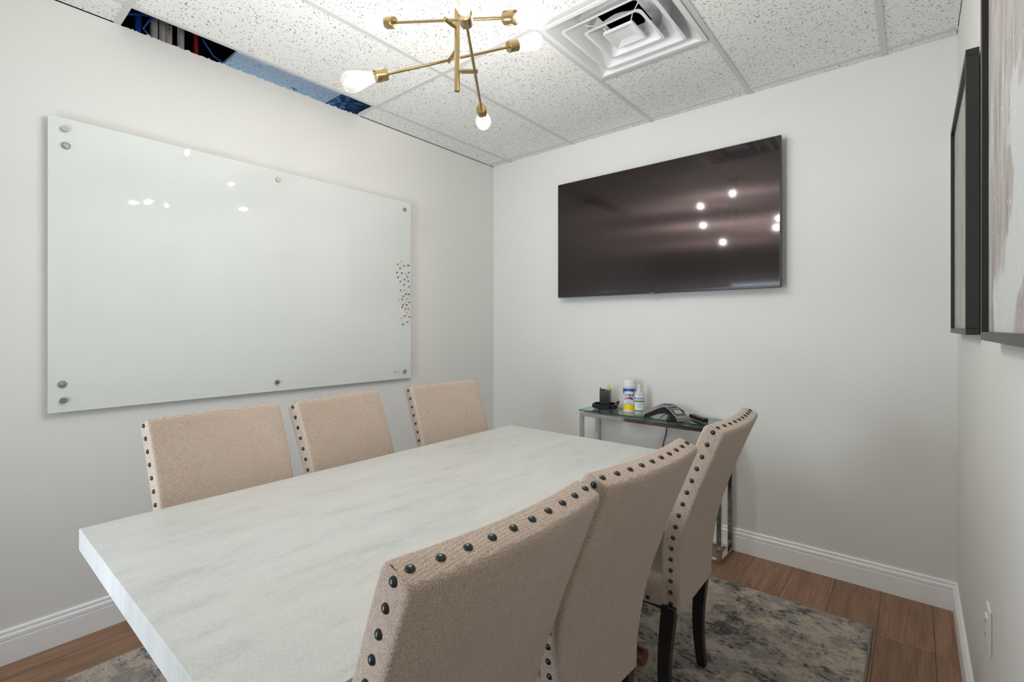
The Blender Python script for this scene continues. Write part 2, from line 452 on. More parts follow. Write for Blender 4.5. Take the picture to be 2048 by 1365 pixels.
# ================================================================== ABOVE THE GAP
bm = B(); box(bm, 0.0, .64, -.305, .305, 0, .016, .001, 1)
t = obj('loose_ceiling_tile', bm, M_tile); t.location = (-.56, -1.665, H+.135); t.rotation_euler = (0, R(.6), 0)
tag(t, 'loose speckled ceiling tile pushed up above the gap over the whiteboard wall, lit blue', 'ceiling tile')
def pipe(name, y, r, m, lab, cat, x=-.16, wob=0, grp=None):
    bm = B(); pts = [(x+wob*math.sin(k*1.3), y+wob*math.cos(k*1.7), 1.9+k*.125) for k in range(11)]
    tube(bm, pts, r, 14); o = obj(name, bm, m, None, True); tag(o, lab, cat, grp); return o
M_pipe = mat('grey conduit', lin(236, 230, 222), 0.45)
M_blue = mat('blue cable jacket', lin(38, 95, 190), 0.4)
M_red = mat('red cable jacket', lin(200, 40, 48), 0.45)
pipe('conduit', -2.318, .0155, M_pipe, 'grey conduit above the ceiling gap, nearest the blue cable', 'conduit')
pipe('conduit', -2.284, .013, M_pipe, 'grey conduit squeezed between two others above the ceiling gap', 'conduit')
p3 = pipe('conduit', -2.256, .0135, M_pipe, 'grey conduit with tiny printed letters above the ceiling gap', 'conduit')
M3 = Matrix.Translation((-.1462, -2.256, 2.80)) @ Matrix.Rotation(R(90), 4, 'Z') @ Matrix.Rotation(R(90), 4, 'X') @ Matrix.Rotation(R(90), 4, 'Z')
M_ink = mat('dark print', lin(60, 60, 64), 0.6)
text_mesh('printed_letters', 'V 99 /84', .018, M_ink, p3, M3)
pipe('conduit', -2.205, .0150, M_pipe, 'grey conduit standing apart from the others, nearest the red cable', 'conduit')
pipe('network_cable', -2.385, .013, M_blue, 'thick vertical blue cable bundle above the ceiling gap', 'cable', wob=.004)
pipe('alarm_cable', -2.137, .0095, M_red, 'bright red vertical cable above the ceiling gap', 'cable')
bm = B(); tube(bm, [(-.15, -2.50, 2.73), (-.13, -2.44, 2.775), (-.12, -2.38, 2.80), (-.10, -2.30, 2.81)], .006, 8)
tag(obj('loose_cable', bm, M_blue, None, True), 'thin blue cable slanting up toward the blue bundle in the ceiling gap', 'cable')
bm = B(); tube(bm, [(-.10, -2.34, 2.80), (-.13, -2.37, 2.74), (-.14, -2.33, 2.715), (-.15, -2.27, 2.70)], .005, 8)
tag(obj('loose_cable', bm, M_blue, None, True), 'thin blue cable bending beside the first grey conduit in the ceiling gap', 'cable')
bm = B(); tube(bm, [(-.12, -2.12, 2.80), (-.15, -2.06, 2.75), (-.17, -2.01, 2.745)], .004, 8)
tag(obj('loose_cable', bm, M_blue, None, True), 'thin dark blue cable sagging right of the red cable', 'cable')
# foil faced duct right of the loose tile
M_foil = mat('crinkled blue foil', (0.35, 0.5, 0.75, 1), 0.25, 0.9); gf = G(M_foil); gf.bump(gf.noise(gf.coord((30, 8, 30)), 1.5, 4), 1.0, 0.03)
bm = B(); box(bm, -.60, .12, -1.325, -.95, H+.17, H+.36, .01)
tag(obj('foil_duct', bm, M_foil), 'dark crinkled foil duct right of the loose tile in the ceiling gap', 'duct')
bm = B(); tube(bm, [(-.233, -1.587, H+.134), (-.245, -1.575, H+.118), (-.27, -1.56, H+.09), (-.30, -1.54, H+.05)], .0022, 6)
tube(bm, [(-.225, -1.605, H+.132), (-.235, -1.565, H+.132)], .0035, 6)
tag(obj('hanger_wire', bm, M_steel, None, True), 'short bent metal wire under the blue-lit loose ceiling tile', 'wire')

# ================================================================== AIR DIFFUSER
df = thing('air_diffuser', 'white square louvred air diffuser set in the ceiling', 'air vent', (1.693, -.984, H))
def ring_loft(bm, levels):
    """levels: (half, corner radius, z) loops joined as a skin"""
    rings = []
    for hlf, r, z in levels: rings.append([bm.verts.new((x, y, z)) for x, y in rrect(hlf, hlf, r)])
    n = len(rings[0])
    for a, b in zip(rings, rings[1:]):
        for k in range(n): bm.faces.new((a[k], a[(k+1) % n], b[(k+1) % n], b[k]))
    return rings
bm = B(); ring_loft(bm, [(.283, .002, .004), (.283, .002, -.004), (.262, .004, -.004), (.236, .09, .035), (.222, .16, .06), (.212, .21, .075), (.210, .208, .075), (.234, .09, .04), (.262, .004, .0), (.282, .002, .0)])
obj('outer_pan', bm, M_white, df, True, 30)
def cone(half):
    bm = B()
    ring_loft(bm, [(half, .022, -.006), (half-.013, .018, -.006), (half-.017, .018, -.002), (half-.034, (half-.034)*.45, .022), (half-.048, (half-.048)*.999, .046),
                   (half-.046, (half-.046)*.999, .048), (half-.030, (half-.03)*.45, .024), (half-.004, .022, -.001), (half, .022, -.006)])
    obj('louvre_ring', bm, M_white, df, True, 30)
cone(.214); cone(.139)
bm = B(); rg = ring_loft(bm, [(.072, .008, .004), (.074, .008, -.006), (.068, .006, -.0075), (.065, .005, -.006), (.026, .002, .007)])
bm.faces.new(rg[-1]); bm.faces.new(rg[0]); obj('centre_plate', bm, M_white, df, True, 20)
bm = B(); lathe(bm, [(.004, .0045), (.004, .0068)], 12); obj('screw', bm, M_steel, df)
bm = B(); lathe(bm, [(.13, .077), (.13, .30)], 40)
for f in [f for f in bm.faces if len(f.verts) > 4 and f.calc_center_median().z < .1]: bm.faces.remove(f)
obj('duct_neck', bm, M_dark, df, True)
bm = B()
poly = rrect(.279, .279, .003); n = len(poly)
a = [bm.verts.new((x, y, .078)) for x, y in poly]; b = [bm.verts.new((.129*math.cos(math.atan2(y, x)), .129*math.sin(math.atan2(y, x)), .078)) for x, y in poly]
for k in range(n): bm.faces.new((a[k], a[(k+1) % n], b[(k+1) % n], b[k]))
obj('back_plate', bm, M_white, df)
for sx, sy in ((1, 1), (-1, 1), (1, -1), (-1, -1)):
    bm = B(); tube(bm, [(sx*.055, sy*.055, .0), (sx*.075, sy*.075, .03), (sx*.125, sy*.125, .03), (sx*.15, sy*.15, .06)], .0022, 8)
    obj('support_wire', bm, M_white, df, True)

# ================================================================== CHANDELIER
SX, SY = 1.4674, -1.8257
ch = thing('chandelier', 'brass three-arm chandelier with six glowing clear bulbs over the table', 'chandelier', (0, 0, 0))
bm = B(); tube(bm, [(SX, SY, 2.144), (SX, SY, H-.018)], .0098, 20); obj('stem', bm, M_brass, ch, True)
bm = B(); lathe(bm, [(.0, H-.025), (.02, H-.025), (.062, H-.02), (.064, H-.016), (.064, H), (0, H)], 32, Matrix.Translation((SX, SY, 0))); obj('canopy', bm, M_brass, ch, True)
BP = [(r_*1.13, z_*1.1) for r_, z_ in [(0, 0), (.0135, 0), (.0140, .012), (.0155, .022), (.019, .036), (.0245, .056), (.0285, .074), (.0300, .086), (.0290, .098), (.0240, .110), (.0150, .1185), (.006, .1215), (0, .122)]]
ARMS = [((1.0937,-1.9150,2.4923),(1.8338,-1.8449,2.2495)),((1.2632,-2.1115,2.1337),(1.5347,-1.4694,2.4576)),((1.7597,-2.0889,2.2213),(1.2650,-1.4731,2.2080))]
SZ = [(0, 0), (.006, 0), (.0195, .001), (.021, .003), (.021, .043), (.0195, .044), (.0185, .043), (.0185, .034), (0, .034)]
def bulb_end(P, u):
    base = P-u*.092
    M = along(base, base+u)
    Ms = along(base-u*.032, base)
    bm = B(); lathe(bm, SZ, 28, Ms)
    obj('socket', bm, M_brass, ch, True)
    bm = B(); lathe(bm, BP, 28, M); bl = obj('bulb', bm, M_bulb, ch, True, 80)
    bm = B()
    for k in range(4):
        a = R(45+90*k); ca, sa = math.cos(a), math.sin(a)
        tube(bm, [M @ Vector((.0045*ca, .0045*sa, .035)), M @ Vector((.0105*ca, .0105*sa, .092))], .0012, 8)
    obj('filament', bm, M_fil, bl)
    bm = B(); tube(bm, [M @ Vector((0, 0, .004)), M @ Vector((0, 0, .034))], [.007, .003], 10)
    obj('glass_stem', bm, M_bulb, bl, True)
    l = bpy.data.lights.new('bulb_light', 'POINT'); l.energy = BULB_W; l.color = (1.0, .975, .94); l.shadow_soft_size = .013
    l.use_nodes = True; fo = l.node_tree.nodes.new('ShaderNodeLightFalloff'); fo.inputs['Strength'].default_value = 1.0; fo.inputs['Smooth'].default_value = 0.50
    l.node_tree.links.new(fo.outputs['Quadratic'], l.node_tree.nodes['Emission'].inputs['Strength'])
    o = bpy.data.objects.new('bulb_light', l); C.objects.link(o); o.location = base+u*.068; o.parent = ch
for (P, Q) in ARMS:
    P = Vector(P); Q = Vector(Q); u = (Q-P).normalized()
    bm = B(); tube(bm, [P+u*.122, Q-u*.122], .0052, 12); obj('arm', bm, M_brass, ch, True)
    bulb_end(P, -u); bulb_end(Q, u)
    # short swivel from the stem out to the arm: nearest points of arm and vertical stem
    d2 = Vector((u.x, u.y)); s = (Vector((SX-P.x, SY-P.y)).dot(d2))/d2.length_squared
    A = P+u*s; D = Vector((A.x-SX, A.y-SY, 0)); L = D.length; D.normalize(); z = A.z
    O = Vector((SX, SY, z))
    bm = B(); tube(bm, [O, O+D*.018], .0045, 10); tube(bm, [O+D*.016, O+D*(max(L, .03)+.011)], .0078, 14)
    obj('swivel_joint', bm, M_brass, ch, True)

# ================================================================== WHITEBOARD
bx0, bx1 = .024, .030
wb = thing('glass_whiteboard', 'large frameless white glass board mounted on the left wall', 'whiteboard', (0, 0, 0))
bm = B(); box(bm, bx0, bx1, -2.719, -.889, .957, 2.167, .0006, 1); obj('panel', bm, M_board, wb)
for i, (y, z) in enumerate([(-2.6688, 2.1214), (-1.8029, 2.1166), (-.9479, 2.1132), (-.9479, 1.007), (-1.8083, 1.0063), (-2.6734, 1.0055)]):
    bm = B(); Mx = Matrix.Translation((0, y, z)) @ Matrix.Rotation(R(90), 4, 'Y')
    lathe(bm, [(.011, .0006), (.011, bx0)], 20, Mx)
    lathe(bm, [(.0115, bx1), (.0125, bx1+.001), (.0125, bx1+.009), (.0118, bx1+.010), (0, bx1+.010)], 24, Mx)
    obj('standoff_cap', bm, M_steel, wb, True)
M_logo = mat('grey logo print', lin(70, 72, 68), 0.5)
bm = B(); y0, z0, a, b, tt = -1.0345, 1.0015, .013, .0085, .002
for q in ((y0, y0+a, z0, z0+tt), (y0, y0+a, z0+b-tt, z0+b), (y0, y0+tt, z0, z0+b), (y0+a-tt, y0+a, z0, z0+b)): box(bm, bx1, bx1+.0003, *q)
obj('logo_box', bm, M_logo, wb)
MW = Matrix(((0, 0, 1, bx1+.0001), (1, 0, 0, -1.0), (0, 1, 0, 1.0058), (0, 0, 0, 1)))
text_mesh('logo_text', 'Quartet', .0095, M_logo, wb, MW)
M_clear = thin_glass('clear magnet plastic', (.93, .95, .94, 1), .02, .35)
for (y, z, lab) in ((-2.6658, 2.0527, 'clear round magnet just below the top left cap of the glass board'), (-2.6764, 1.0712, 'clear round magnet just above the bottom left cap of the glass board')):
    t = thing('round_magnet', lab, 'magnet', (bx1, y, z))
    Mx = Matrix.Rotation(R(90), 4, 'Y')
    bm = B(); lathe(bm, [(.0155, 0), (.0160, .002), (.0155, .010), (.0145, .011), (0, .011)], 26, Mx); obj('clear_case', bm, M_clear, t, True)
    bm = B(); lathe(bm, [(.0085, .0005), (.0085, .006), (.006, .0065), (.006, .0055), (0, .0055)], 20, Mx); obj('steel_core', bm, M_chrome, t, True)

PINCOL = {'R': ('red', lin(205, 52, 40)), 'B': ('blue', lin(20, 115, 165)), 'G': ('dark teal', lin(20, 78, 88)), 'Y': ('yellow', lin(205, 190, 95))}
PM = {k: mat(v[0]+' magnet plastic', v[1], .3) for k, v in PINCOL.items()}
PINS = [('Y', -0.9756, 1.7594), ('R', -1.0056, 1.7333), ('R', -0.9549, 1.7279), ('G', -0.9181, 1.7334), ('R', -0.9861, 1.7103), ('G', -1.0124, 1.676), ('G', -0.9724, 1.6769), ('Y', -0.941, 1.6751), ('B', -0.9144, 1.6857), ('G', -1.0025, 1.6464), ('B', -0.9261, 1.6552), ('R', -0.9485, 1.6347), ('R', -0.9839, 1.6185), ('B', -0.9172, 1.6246), ('B', -0.954, 1.5994), ('R', -0.9106, 1.5876), ('B', -0.9816, 1.5587), ('Y', -0.9503, 1.5636), ('G', -0.9383, 1.5357), ('G', -0.9125, 1.536), ('B', -0.9609, 1.5199), ('Y', -0.9984, 1.4972), ('R', -0.9683, 1.4982), ('Y', -0.9233, 1.5086), ('Y', -0.9401, 1.4867), ('B', -0.9092, 1.4804), ('B', -0.9619, 1.463), ('G', -0.9308, 1.4611), ('B', -0.9688, 1.4455), ('R', -0.941, 1.4336), ('R', -0.9158, 1.4352), ('Y', -0.9266, 1.4092), ('R', -0.9462, 1.3877), ('Y', -0.9766, 1.3729), ('R', -0.9068, 1.3808), ('B', -0.9228, 1.3447), ('G', -0.9623, 1.3282)]
ORD = ['topmost', 'second', 'third', 'fourth', 'fifth', 'sixth', 'seventh', 'eighth', 'ninth', 'tenth', 'eleventh']
pin_me = {}
for k in PM:
    rows = sorted([p for p in PINS if p[0] == k], key=lambda p: -p[2])
    for i, (_, y, z) in enumerate(rows):
        if k not in pin_me:
            bm = B(); lathe(bm, [(.0042, 0), (.0044, .0015), (.0026, .003), (.0022, .006), (.0042, .009), (.0044, .0105), (.0035, .0112), (0, .0113)], 14, Matrix.Rotation(R(90), 4, 'Y'))
            o = obj('push_pin_magnet', bm, PM[k], None, True); pin_me[k] = o
        else:
            o = pin_me[k].copy(); C.objects.link(o)
        o.location = (bx1, y+.001, z)
        pos = ORD[i] if i == 0 else ('lowest' if i == len(rows)-1 else ORD[i]+' from the top')
        tag(o, f'{PINCOL[k][0]} push-pin magnet on the board, {pos} of the {PINCOL[k][0]} ones', 'magnet', 'push-pin magnets on the glass board')

# ================================================================== TELEVISION
tv = thing('television', 'large black flat television mounted on the back wall', 'television', (0, 0, 0))
bm = B(); box(bm, .702, 2.159, -.075, -.045, 1.524, 2.351, .003); obj('casing', bm, M_tvb, tv)
bm = B(); box(bm, .708, 2.153, -.0758, -.0745, 1.540, 2.345); obj('screen', bm, M_tv, tv)
bm = B(); box(bm, .95, 1.9, -.045, -.012, 1.65, 2.2, .004); box(bm, 1.25, 1.6, -.013, -.0006, 1.75, 2.1); obj('wall_bracket', bm, M_tvb, tv)
bm = B(); box(bm, 1.404, 1.452, -.0775, -.070, 1.5185, 1.5285, .001); obj('logo_bar', bm, M_tvb, tv)
M_silver = mat('silver print', lin(190, 190, 190), .3)
text_mesh('logo_text', 'SAMSUNG', .0085, M_silver, tv, Matrix.Translation((1.428, -.0777, 1.5233)) @ Matrix.Rotation(R(90), 4, 'X'), space=1.05)

# ================================================================== FRAMED ART (right wall)
def art_mat(name, seed, light):
    m = mat(name, lin(190, 184, 178), .6); g = G(m)
    tc = g.n('ShaderNodeTexCoord'); mp = g.n('ShaderNodeMapping'); g.l(tc.outputs['Object'], mp.inputs[0]); mp.inputs['Location'].default_value = (0, seed, seed*1.7)
    st = g.n('ShaderNodeMapping'); g.l(mp.outputs[0], st.inputs[0]); st.inputs['Scale'].default_value = (1, 7, 1.5)
    a = g.noise(st.outputs[0], 2.6, 6, .62, .5); b = g.noise(mp.outputs[0], 3.4, 4, .55, .3)
    col = g.ramp(a, [(.30, lin(136, 130, 125)), (.48, lin(170, 163, 157)), (.66, lin(196, 193, 190))])
    col = g.mix(g.ramp(b, [(light, (0, 0, 0)), (light+.05, (1, 1, 1))]), col, lin(200, 202, 201))
    speck = g.noise(mp.outputs[0], 45, 3, .6)
    col = g.mix(g.math('MULTIPLY', g.ramp(speck, [(.62, (0, 0, 0)), (.7, (1, 1, 1))]), .6), col, lin(232, 232, 230))
    g.l(col, g.b.inputs['Base Color']); return m
def frame(y0, y1, z0, z1, lab, seed, light):
    t = thing('framed_picture', lab, 'picture', (RW, (y0+y1)/2, z0))
    hy = (y1-y0)/2; hz = z1-z0; fw, dp = .019, .034
    bm = B()
    for a in ((-hy, hy, 0, fw), (-hy, hy, hz-fw, hz), (-hy, -hy+fw, fw, hz-fw), (hy-fw, hy, fw, hz-fw)): box(bm, -dp, -.004, a[0], a[1], a[2], a[3], .001, 1)
    obj('frame', bm, M_frame, t)
    bm = B(); box(bm, -dp+.012, -dp+.016, -hy+fw, hy-fw, fw, hz-fw); obj('canvas', bm, art_mat('abstract painting', seed, light), t)
    bm = B(); box(bm, -.006, 0, -.02, .02, hz-.06, hz-.04); obj('hanger', bm, M_steel, t)
frame(-1.046, -.255, 1.283, 2.134, 'black framed abstract picture on the right wall, nearer the corner', 2.3, .70)
frame(-2.30, -1.474, 1.276, 2.128, 'black framed abstract picture on the right wall, nearer the camera', 5.1, .53)

# outlet
t = thing('wall_outlet', 'white duplex outlet plate low on the right wall', 'outlet', (RW, -1.270, .525))
bm = B(); box(bm, -.006, 0, -.036, .036, -.058, .058, .0025); obj('cover_plate', bm, M_white, t)
bm = B(); box(bm, -.0095, -.005, -.017, .017, -.034, .034, .0015); obj('socket_face', bm, M_white, t)
for q_ in (-1, 1):
    for dy in (-.006, .006):
        bm = B(); box(bm, -.0099, -.009, dy-.001, dy+.001, q_*.018-.004, q_*.018+.004); obj('slot', bm, M_dark, t)

# ================================================================== RUG
bm = B(); box(bm, .305, 2.571, -3.47, -.415, 0, .009, .002)
rug = obj('area_rug', bm, M_rug); tag(rug, 'distressed grey and beige area rug under the table and chairs', 'rug')
M_bind = mat('grey rug binding', lin(128, 124, 118), .9); gg = G(M_bind); gg.bump(gg.noise(gg.coord(), 400, 2), .6, .002)
bm = B(); tube(bm, [(2.574, -3.47, .005), (2.574, -.413, .005)], .0045, 8); obj('edge_binding', bm, M_bind, rug, True)
bm = B(); tube(bm, [(.302, -3.47, .005), (.302, -.413, .005)], .0045, 8); obj('edge_binding', bm, M_bind, rug, True)

# ================================================================== TABLE
TX0, TX1, TY0, TY1, TZ = .978, 2.044, -2.765, -.945, .760
tb = thing('conference_table', 'long rectangular table with pale grey stone-look top', 'table', (0, 0, 0))
bm = B(); box(bm, TX0, TX1, TY0, TY1, TZ-.058, TZ, .0018, 2); obj('tabletop', bm, M_quartz, tb)
M_tw = mat('warm brown table wood', lin(122, 68, 38), .35); gw = G(M_tw)
gw.l(gw.ramp(gw.noise(gw.coord((3, 3, 40)), 2, 4), [(.3, lin(88, 46, 26)), (.7, lin(146, 84, 48))]), gw.b.inputs['Base Color'])
cx = (TX0+TX1)/2
for y in (-1.285, -2.402):
    bm = B()
    lathe(bm, [(.055, .10), (.075, .13), (.06, .17), (.045, .20), (.07, .27), (.078, .33), (.06, .42), (.042, .50), (.05, .54), (.075, .57), (.075, .60)], 28, Matrix.Translation((cx, y, 0)))
    obj('pedestal', bm, M_tw, tb, True)
    bm = B(); box(bm, TX0+.16, TX1-.16, y-.045, y+.045, .60, TZ-.058, .006); obj('cross_bearer', bm, M_tw, tb)
    bm = B(); r_ = [.030, .040, .043, .040, .034, .040, .050, .055, .050, .040, .034, .040, .043, .040, .030]
    X0, X1 = 1.092, 1.930
    zz = [.050, .052, .052, .052, .058, .070, .085, .092, .085, .070, .058, .052, .052, .052, .050]
    tube(bm, [(X0+(X1-X0)*(k/14), y, zz[k]) for k in range(15)], r_, 18); obj('foot', bm, M_tw, tb, True)
bm = B(); box(bm, cx-.02, cx+.02, -2.37, -1.34, .24, .31, .005); obj('stretcher', bm, M_tw, tb)

# ================================================================== CHAIRS
# local frame: +x is behind the sitter, y across, origin on the floor under the nail line at seat height
PZ = [.385, .44, .49, .57, .65, .72, .795, .87, .945, .985, 1.006]
PX = [0.000, .000, .003, .010, .026, .047, .072, .101, .130, .147, .156]
def interp(z, zs, xs):
    if z <= zs[0]: return xs[0]
    for i in range(len(zs)-1):
        if z <= zs[i+1]:
            f = (z-zs[i])/(zs[i+1]-zs[i]); return xs[i]+f*(xs[i+1]-xs[i])
    return xs[-1]
ZB, ZT, TH = .368, .996, .030
TILT = .34      # the top edge leans back with the backrest
def hw(z):      # half width of the back at height z
    f = max(0, min(1, (z-.38)/.36)); return .170+.051*(f*f*(3-2*f))
def bow(z): return .020*max(0, min(1, (z-.45)/.5))
def backpt(v, z, side):     # v in -1..1 across, side -1 front / +1 rear, in half thicknesses
    return Vector((interp(z, PZ, PX)+bow(z)*(1-v*v)+side*TH, v*hw(z), z))

def make_chair(name, label):
    root = thing(name, label, 'chair', (0, 0, 0), 0, 'nailhead chairs around the table')
    bm = B(); NV = 22; rc = .008
    vs = []
    for k in range(NV+1): vs.append(-1+2*k/NV)
    vs = [-1, -.992, -.975, -.945]+[v for v in vs if -.93 < v < .93]+[.945, .975, .992, 1]
    def thick(v, z):
        e = (1-abs(v))*hw(z)
        return TH if e >= rc else TH-rc+math.sqrt(max(0, rc*rc-(rc-e)**2))
    zs = [ZB+i*(ZT-.016-ZB)/40 for i in range(41)]
    fl = [(ZT-.008, .001), (ZT-.004, .003), (ZT-.0012, .006), (ZT, .0095)]
    rows = [(z, 0) for z in zs]+fl
    Fr, Rr = [], []
    for z, ins in rows:
        f_, r_ = [], []
        for v in vs:
            th = thick(v, z)-ins; q = backpt(v, z, 0)
            yy = q.y*(1-ins*0.5/hw(z))
            puff = .0035*math.sin(PI*min(1, max(0, (z-.5)/.5)))*(1-v**4)
            tl = TILT*max(0, min(1, (z-.6)/.3)); yy = q.y*(1-ins*0.25/hw(z))
            f_.append(bm.verts.new((q.x-th-puff, yy, z+tl*th))); r_.append(bm.verts.new((q.x+th, yy, z-tl*th)))
        Fr.append(f_); Rr.append(r_)
    n = len(vs)
    # middle seam column on both sides
    Ms = {}
    for e, idx in ((-1, 0), (1, n-1)):
        Ms[e] = []
        for (z, ins) in rows:
            q = backpt(e, z, 0); Ms[e].append(bm.verts.new((q.x, e*(abs(q.y)*(1-ins*.25/hw(z))-.0022), z)))
    for i in range(len(rows)-1):
        for k in range(n-1):
            bm.faces.new((Fr[i][k], Fr[i+1][k], Fr[i+1][k+1], Fr[i][k+1]))
            bm.faces.new((Rr[i][k], Rr[i][k+1], Rr[i+1][k+1], Rr[i+1][k]))
        for e, idx in ((-1, 0), (1, n-1)):
            bm.faces.new((Fr[i][idx], Ms[e][i], Ms[e][i+1], Fr[i+1][idx]))
            bm.faces.new((Ms[e][i], Rr[i][idx], Rr[i+1][idx], Ms[e][i+1]))
    mid = []
    for k, v in enumerate(vs):
        if k == 0: mid.append(Ms[-1][-1]); continue
        if k == n-1: mid.append(Ms[1][-1]); continue
        q = backpt(v, ZT, 0); mid.append(bm.verts.new((q.x, q.y, ZT-.0005)))
    for k in range(n-1):
        bm.faces.new((Fr[-1][k], mid[k], mid[k+1], Fr[-1][k+1])); bm.faces.new((mid[k], Rr[-1][k], Rr[-1][k+1], mid[k+1]))
    bot = [Fr[0][k] for k in range(n)]+[Ms[1][0]]+[Rr[0][k] for k in range(n-1, -1, -1)]+[Ms[-1][0]]
    bm.faces.new(bot)
    back = obj('backrest', bm, M_fab, root, True, 55)
    # nailheads: one shared dome, placed along the side seams and the top seam
    bmn = B(); lathe(bmn, [(.0070, -.001), (.0071, .0008), (.0062, .0026), (.0043, .0041), (.0021, .0047), (0, .0049)], 16)
    first = obj('nailhead', bmn, M_nail, back, True, 80)
    used = []
    def nail(p, nrm, par):
        if not used: o = first
        else: o = first.copy(); C.objects.link(o)
        used.append(o); o.parent = par
        o.matrix_local = along(p, p+nrm)
    for e in (-1, 1):
        for k in range(16):
            z = .984-k*.0395
            q = backpt(e, z, 0); nail(Vector((q.x, q.y-e*.001, z)), Vector((0, e, 0)), back)
    for k in range(10):
        v = -.91+1.82*k/9
        q = backpt(v, ZT, 0); nail(Vector((q.x, q.y, ZT-.0005)), Vector((TILT, 0, 1)), back)
    # seat
    bm = B(); NX = 10; D = .46
    box(bm, -.475, -.012, -.175, .175, .372, .475, .010, 4)
    for v_ in bm.verts:
        v_.co.y *= 1+.22*max(0, min(1, (-.03-v_.co.x)/.44))
        if v_.co.z > .46: v_.co.z += .012*(1-(v_.co.y/.24)**2)
    seat = obj('seat', bm, M_fab, root, True, 50)
    for e in (-1, 1):
        for k in range(10): nail(Vector((-.075-k*.041, e*.175*(1+.22*(.045+k*.041)/.44), .392)), Vector((.12, e, 0)), seat)
    bm = B(); box(bm, -.46, .01, -.165, .165, .362, .374); obj('seat_base', bm, M_leg, root)
    # legs
    for e in (-1, 1):
        bm = B(); secs = []
        for k in range(13):
            f = k/12; z = .385*(1-f)
            x = -.004-.020*math.sin(PI*min(1, f*1.0)*.62)+.014*max(0, f-.45)**1.5/.41
            y = e*(.165-.0*f)+e*.012*f
            a = .0235-.008*f; b_ = .0195-.005*f
            secs.append([bm.verts.new((x+sx*a, y+sy*b_, z)) for sx, sy in ((-1, -1), (1, -1), (1, 1), (-1, 1))])
        for s0, s1 in zip(secs, secs[1:]):
            for k in range(4): bm.faces.new((s0[k], s0[(k+1) % 4], s1[(k+1) % 4], s1[k]))
        bm.faces.new(secs[0]); bm.faces.new(secs[-1][::-1])
        bmesh.ops.bevel(bm, geom=[ed for ed in bm.edges], offset=.002, segments=1, affect='EDGES')
        obj('leg', bm, M_leg, root, True, 40)
        bm = B(); secs = []
        for z, a in ((.385, .023), (.2, .020), (0, .015)):
            secs.append([bm.verts.new((-.435+sx*a, e*.185+sy*a, z)) for sx, sy in ((-1, -1), (1, -1), (1, 1), (-1, 1))])
        for s0, s1 in zip(secs, secs[1:]):
            for k in range(4): bm.faces.new((s0[k], s0[(k+1) % 4], s1[(k+1) % 4], s1[k]))
        bm.faces.new(secs[0]); bm.faces.new(secs[-1][::-1])
        obj('leg', bm, M_leg, root)
    return root

RUGZ = .0092
c1 = make_chair('dining_chair', '')
CH = [  # x, y, rotation, label
    (2.080, -2.432, -1.5, 'beige tweed chair nearest the camera on the right side of the table, seen from behind'),
    (2.090, -1.945, -3.5, 'beige tweed chair in the middle of the right side, overlapped by the nearest chair'),
    (2.100, -1.302, 1.0, 'beige tweed chair on the right side nearest the console, leaning back, black legs visible'),
    (.938, -2.350, 186, 'beige tweed chair under the lower left of the whiteboard, leftmost in the photo'),
    (.925, -1.860, 190.5, 'beige tweed chair in the middle of the row along the whiteboard wall'),
    (.922, -1.277, 177, 'beige tweed chair by the whiteboard wall nearest the room corner'),
]
for i, (x, y, rz, lab) in enumerate(CH):
    o = c1 if i == 0 else copy_tree(c1)
    o.location = (x, y, RUGZ); o.rotation_euler = (0, 0, R(rz)); o.scale = (1, 1, .996); o['label'] = lab

# ================================================================== CONSOLE TABLE
KX0, KX1, KY0, KY1 = .995, 1.900, -.250, -.018
kt = thing('console_table', 'narrow chrome console table with glass top against the back wall', 'side table', (0, 0, 0))
s = .0125; zt = .742
def bar(bm, a, b):
    x0, x1 = sorted((a[0], b[0])); y0, y1 = sorted((a[1], b[1])); q0, q1 = sorted((a[2], b[2]))
    box(bm, x0-s, x1+s, y0-s, y1+s, q0-s, q1+s, .0012, 1)
xa, xb, ya, yb, za, zb = KX0+s, KX1-s, KY0+s, KY1-s, s, zt-s
for x in (xa, xb):
    for y in (ya, yb):
        bm = B(); bar(bm, (x, y, za), (x, y, zb)); obj('leg', bm, M_chrome, kt)
for z in (za, zb):
    for y in (ya, yb):
        bm = B(); box(bm, xa+s, xb-s, y-s, y+s, z-s, z+s, .0012, 1); obj('long_rail', bm, M_chrome, kt)
    for x in (xa, xb):
        bm = B(); box(bm, x-s, x+s, ya+s, yb-s, z-s, z+s, .0012, 1); obj('short_rail', bm, M_chrome, kt)
bm = B()
for x in (xa+.10, xb-.10, (xa+xb)/2):
    for y in (ya, yb): lathe(bm, [(.009, zt), (.009, zt+.008)], 16, Matrix.Translation((x, y, 0)))
obj('spacer_pads', bm, M_clear, kt, True)
bm = B(); box(bm, KX0-.003, KX1+.003, KY0-.003, KY1+.003, zt+.008, zt+.018)
gl = obj('glass_top', bm, [M_top, M_edge], kt)
for p in gl.data.polygons:
    if abs(p.normal.z) < .5: p.material_index = 1
KZ = zt+.018

